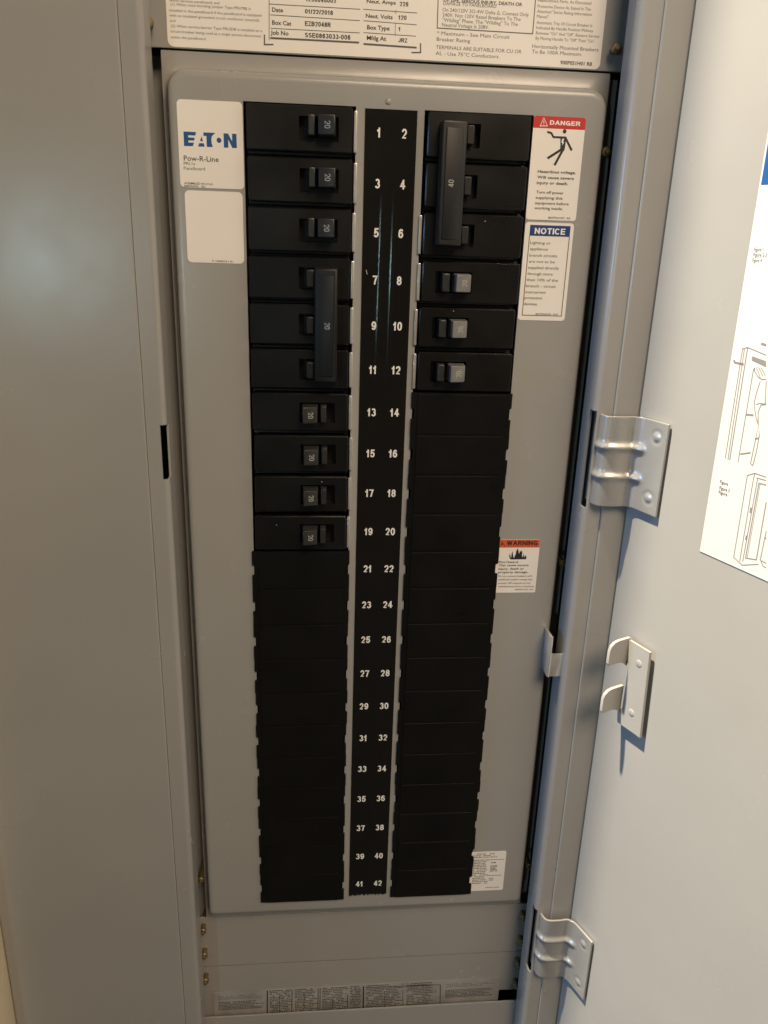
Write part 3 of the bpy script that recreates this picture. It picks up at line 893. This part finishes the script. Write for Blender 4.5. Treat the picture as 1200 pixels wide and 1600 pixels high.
def spell(n):
    if n < 20:
        return ONES[n]
    return {2: 'twenty', 3: 'thirty', 4: 'forty'}[n // 10] + ('-' + ONES[n % 10] if n % 10 else '')


fa, fb = filler_meshes()
first = True
fills = [('L', r) for r in range(10, 21)] + [('R', r) for r in range(6, 21)]
for side, r in fills:
    num = 2 * r + (1 if side == 'L' else 2)
    lab = 'blank black filler plate level with printed number ' + spell(num)
    if num == 41:
        lab = 'lowest blank black filler plate on the left, beside number forty-one'
    if num == 42:
        lab = 'lowest blank black filler plate on the right, beside number forty-two'
    root = thing('filler_plate', lab, 'filler plate',
                 ((LXC if side == 'L' else RXC) + random.uniform(-0.25, 0.25), 0, -ROW * r + random.uniform(-0.06, 0.06)), 'blank filler plates')
    root.rotation_euler = (-0.009 + random.uniform(-0.003, 0.003), random.uniform(-0.002, 0.002), random.uniform(-0.004, 0.004))
    if first:
        a, b = fa, fb
        first = False
    else:
        a, b = fa.copy(), fb.copy()
        COL.objects.link(a)
        COL.objects.link(b)
    a.parent = root
    b.parent = root

# ------------------------------------------------------------------ printed number strip
strip = thing('number_strip', 'glossy black strip printed with white circuit numbers 1 to 42', 'number strip', (6.3, -0.05, -519))
bm = bmesh.new()
nx, nz = 120, 150
x0, x1, zt, zb = -7.6, 20.5, 11.5, -519.0
ragged = [random.uniform(-0.6, 1.4) for _ in range(nx + 1)]


def strip_y(x, z):
    """the sheet lies nearly flat with two long soft creases"""
    y = -0.30
    g = 1 / (1 + math.exp(-(-29 - z) / 4)) * 1 / (1 + math.exp(-(z + 128) / 8))
    g2 = 0.55 / (1 + math.exp((z + 300) / 10)) * 1 / (1 + math.exp(-(z + 470) / 20)) + 0.25
    amp = g * 0.30 + (1 - g) * g2 * 0.15
    c1 = 3.0 + 0.008 * (z + 30)
    c2 = 9.6 + 0.006 * (z + 30)
    y -= amp * math.exp(-((x - c1) / 1.1) ** 2)
    y -= amp * math.exp(-((x - c2) / 1.1) ** 2)
    y -= 0.06 * math.sin(z * 0.11) * math.sin(x * 0.3)
    return y


rows = []
for j in range(nz + 1):
    row = []
    for i in range(nx + 1):
        x = x0 + (x1 - x0) * i / nx
        zz = zb + ragged[i] + (zt - zb - ragged[i]) * j / nz
        row.append(bm.verts.new(((x - 6.3) * S, (strip_y(x, zz) + 0.05) * S, (zz + 519) * S)))
    rows.append(row)
for j in range(nz):
    for i in range(nx):
        bm.faces.new((rows[j][i], rows[j][i + 1], rows[j + 1][i + 1], rows[j + 1][i]))
finish('strip_sheet', bm, M['strip'], strip, normals=False)
for k in range(21):
    for c, num in ((0, 2 * k + 1), (1, 2 * k + 2)):
        x = 0.0 if c == 0 else 13.8
        z = -ROW * k
        t = glyph_text('number', str(num), x - 6.3, z + 519, 0, M['inkwhite'], strip, 4.9, width=None, weight=0.185, center=True)
        for v in t.data.vertices:
            v.co.y += (strip_y(v.co.x / S + 6.3, v.co.z / S - 519) + 0.05 - 0.08) * S

# ------------------------------------------------------------------ labels


def sticker(name, label, cat, x0, x1, z0, z1, r, plane, mat, skew=0.0):
    o = thing(name, label, cat, ((x0 + x1) / 2, plane, z0))
    pts = rrect(x0 - (x0 + x1) / 2, x1 - (x0 + x1) / 2, 0, z1 - z0, r, 5)
    sheet('label_sheet', pts, -0.25, mat, o, 0.22)
    return o, ((x0 + x1) / 2, z0)


def put_texts(root, org, key, y, mats=None):
    for k, (s, x, z, w, cap, bold) in enumerate(TEXT[key]):
        m = M['ink'] if bold >= 0.3 else M['softink']
        if mats and k in mats:
            m = mats[k]
        if all(ch in GLYPH for ch in s) and not s.startswith('8'):
            glyph_text('lettering', s, x - org[0], z - org[1], y, m, root, cap, w, 0.19 if bold >= 1 else 0.13)
        else:
            text('lettering', s, x - org[0], z - org[1], y, m, root, cap, w, bold * 0.9)


def put_lines(root, org, key, y, mat, name='printed_line'):
    for pts, w in LINES.get(key, []):
        flat(name, stroke_polys([(x - org[0], z - org[1]) for x, z in pts], w), y, mat, root)


def off(poly, org):
    return [(x - org[0], z - org[1]) for x, z in poly]


# ratings label at the top
o, org = sticker('ratings_label', 'large white ratings label with printed table above the breakers', 'label', -111, 121.8, 37.9, 150, 3, 12, M['white'])
put_texts(o, org, 'ratings', -0.32)
put_lines(o, org, 'ratings', -0.32, M['softink'])

# brand label
o, org = sticker('brand_label', 'white label with blue EATON lettering beside the top left breaker', 'label', -106.2, -72.3, -31.0, 11.6, 2.2, 0, M['white'])
put_texts(o, org, 'brand', -0.32)
lx, lz, lw, lh = -103.3, -10.6, 27.6, 6.9
ar = []


def U(p):
    return [(lx + a * lw - org[0], lz + b * lh - org[1]) for a, b in p]


logo = [
    [(0, 0), (0.165, 0), (0.19, 0.25), (0.085, 0.25), (0.085, 0.40), (0.195, 0.40), (0.208, 0.60), (0.085, 0.60), (0.085, 0.76), (0.222, 0.76), (0.236, 1), (0, 1)],
    [(0.265, 0), (0.388, 0), (0.376, 0.24), (0.29, 0.24)],
    [(0.305, 0.38), (0.362, 0.38), (0.335, 0.72)],
    [(0.43, 0), (0.545, 0), (0.525, 0.25), (0.52, 0.5), (0.53, 0.76), (0.60, 1), (0.375, 1), (0.375, 0.76), (0.43, 0.76)],
    [(0.755, 0), (0.84, 0), (0.84, 0.58), (0.915, 0), (1, 0), (1, 1), (0.915, 1), (0.915, 0.45), (0.84, 1), (0.755, 1)],
    [(0.665 + 0.045 * math.cos(a * math.pi / 8), 0.5 + 0.18 * math.sin(a * math.pi / 8)) for a in range(16)],
]
for p in logo:
    flat('logo_letter', [U(p)], -0.32, M['blue'], o)

# square label under it (its code is left out)
o, org = sticker('square_label', 'small square white label below the blue lettered label', 'label', -104.2, -73.3, -69.5, -32.4, 2.4, 0, M['white'])
put_texts(o, org, 'square', -0.32)

# danger label
o, org = sticker('danger_label', 'white label with red DANGER header and falling figure', 'label', 84.2, 113.2, -41.0, 11.9, 1.6, 0, M['white'])
hd = rrect(84.2 - org[0], 113.2 - org[0], 5.9 - org[1], 11.9 - org[1], 1.6, 5)
hd = [(x, z) for x, z in hd if z > 7.6 - org[1]]
hd = [(113.2 - org[0], 5.9 - org[1])] + hd + [(84.2 - org[0], 5.9 - org[1])]
flat('header', [hd], -0.30, M['red'], o)
put_texts(o, org, 'danger', -0.36, {0: M['inkwhite']})
put_lines(o, org, 'danger', -0.36, M['inkwhite'])
fig = [[(101.9 + 1.05 * math.cos(k * math.pi / 8), 4.75 + 1.1 * math.sin(k * math.pi / 8)) for k in range(16)],
       [(99.9, 1.2), (103.1, 1.6), (103.0, -3.2), (102.7, -5.0), (100.3, -5.0), (100.3, -3.0)]]
flat('pictogram', [off(p, org) for p in fig], -0.32, M['ink'], o)
for k, (pts, w) in enumerate((([(92.2, 4.1), (93.4, 3.9), (94.6, 3.6), (95.9, 1.7), (103.2, 1.7)], 1.05), ([(102.7, 1.6), (106.9, -4.6)], 1.15),
                              ([(100.9, -4.4), (93.7, -9.1)], 1.3), ([(101.9, -4.4), (98.0, -12.4)], 1.3))):
    flat('pictogram_limb', ribbon([(x - org[0], z - org[1]) for x, z in pts], w), -0.34 - 0.02 * k, M['ink'], o)
flat('pictogram_bolt', [off(POLYS['danger_bolt'][0], org)], -0.44, M['white'], o)

# notice label
o, org = sticker('notice_label', 'white label with blue NOTICE header below the red one', 'label', 84.4, 112.6, -96.4, -42.3, 1.8, 0, M['white'])
flat('header', [[(x - org[0], z - org[1]) for x, z in ((87.2, -43.8), (110.6, -43.8), (110.6, -49.6), (87.2, -49.6))]], -0.30, M['navy'], o)
put_texts(o, org, 'notice', -0.36, {0: M['inkwhite']})
flat('border', stroke_polys([(x - org[0], z - org[1]) for x, z in ((87.3, -49.6), (86.9, -93.6), (110.4, -93.6), (110.5, -49.6))], 0.45), -0.32, M['brown'], o)

# warning label
o, org = sticker('warning_label', 'white label with orange WARNING header and flames', 'label', 82.5, 111.4, -271.6, -234.2, 0.6, 0, M['white'])
flat('header', [[(x - org[0], z - org[1]) for x, z in ((82.6, -234.3), (111.3, -234.3), (111.3, -239.7), (82.6, -239.7))]], -0.30, M['orange'], o)
put_texts(o, org, 'warning', -0.36)
put_lines(o, org, 'warning', -0.36, M['ink'])
flat('pictogram', [off(POLYS['flame'][0], org)], -0.32, M['ink'], o)

# small specification label
o, org = sticker('specification_label', 'small crinkled silvery label at the bottom right of the cover', 'label', 83.0, 109.6, -519.4, -482.8, 1.4, 0, M['white'])
random.seed(11)


def fine_rows(root, org, xa, xb, z0, n, pitch, w, mat, fill=0.8, y=-0.32):
    """rows of fine print too small to read"""
    for k in range(n):
        x, z, polys = xa, z0 - pitch * k, []
        end = xb - random.uniform(0, (xb - xa) * 0.25)
        while x < end - 0.4:
            d = random.uniform(0.5, 2.4)
            if random.random() < fill:
                polys += ribbon([(x - org[0], z - org[1]), (min(x + d, end) - org[0], z - org[1])], w)
            x += d + random.uniform(0.25, 0.5)
        if polys:
            flat('printed_row', polys, y, mat, root)


fine_rows(o, org, 85.5, 103, -484.8, 3, 1.5, 0.75, M['greyink'], 0.9)
flat('printed_line', ribbon([(97 - org[0], -490.4 - org[1]), (108.4 - org[0], -490.4 - org[1])], 0.5), -0.34, M['greyink'], o)
fine_rows(o, org, 85.2, 97.5, -490.4, 15, 1.55, 0.8, M['greyink'], 0.92)
fine_rows(o, org, 98.6, 103.6, -493.2, 1, 1.5, 0.9, M['softink'], 1)
fine_rows(o, org, 98.4, 104.0, -496.0, 5, 1.25, 0.85, M['greyink'], 1)
flat('printed_line', ribbon([(96 - org[0], -505.2 - org[1]), (107.6 - org[0], -505.2 - org[1])], 0.5), -0.34, M['greyink'], o)
fine_rows(o, org, 98.0, 102.5, -508.0, 2, 1.5, 0.8, M['greyink'], 1)
fine_rows(o, org, 96.0, 107.0, -516.6, 1, 1.5, 0.7, M['greyink'], 1)

# long table label on the bottom plate
o, org = sticker('table_label', 'long dull grey table label at the very bottom', 'label', -112.8, 118.4, -655, -621.6, 0.6, 12, M['foil'])
put_lines(o, org, 'circuit', -0.34, M['ink'])
random.seed(3)
for xa, xb in ((-68.5, -50), (-48.5, -30), (-26.5, -5), (-4, 5), (9, 40), (42, 67)):
    fine_rows(o, org, xa, xb, -623.6, 14, 1.75, 1.0, M['softink'], 0.86)
for xa, xb in ((-109, -73), (74, 115)):
    fine_rows(o, org, xa, xb, -626.5, 3, 1.5, 0.75, M['greyink'], 0.9)
    fine_rows(o, org, xa, xb, -633.0, 6, 1.5, 0.85, M['softink'], 0.95)

# instruction sheet on the door
sheet_root = thing('instruction_sheet', 'large white instruction sheet with line drawings on the open door', 'sheet', (DX - 2.9 * math.cos(PHI), DY - 2.9 * math.sin(PHI), -211.8), rz=PHI)
SZ = -211.8
sheet('paper', [(61.4, 0), (225, -1.5), (225, 300), (58.6, 300)], -0.35, M['paper'], sheet_root, 0.3)
flat('blue_header', [[(60.6, 187.6), (223.5, 187.6), (223.5, 240), (60.2, 240)]], -0.42, M['blue'], sheet_root)
put_texts(sheet_root, (0, SZ), 'door', -0.42)
put_lines(sheet_root, (0, SZ), 'door', -0.42, M['greyink'], 'drawing_line')
flat('drawing_fill', [off(POLYS['door_grey'][0], (0, SZ))], -0.40, M['greyink'], sheet_root)

# specks of dust and a nick, as on the real panel
flat('print_nick', [[(-4.6 + a - 6.3, -73.2 + c + 519) for a, c in ((0, 0), (0.25, 0), (-0.5, 2.4), (-0.75, 2.4))]], -0.62, M['inkwhite'], strip)
for br, (x, z) in ((BREAKERS[17], (12.5, 8.2)), (BREAKERS[10], (-8.5, 9.6)), (BREAKERS[2], (6.2, -17.5)), (BREAKERS[19], (-15, 5.5))):
    flat('dust_speck', [[(x + 0.28 * math.cos(k * 1.05) * (1 + 0.4 * (k % 2)), z + 0.3 * math.sin(k * 1.05)) for k in range(6)]], -3.5, M['inkgrey'], br)
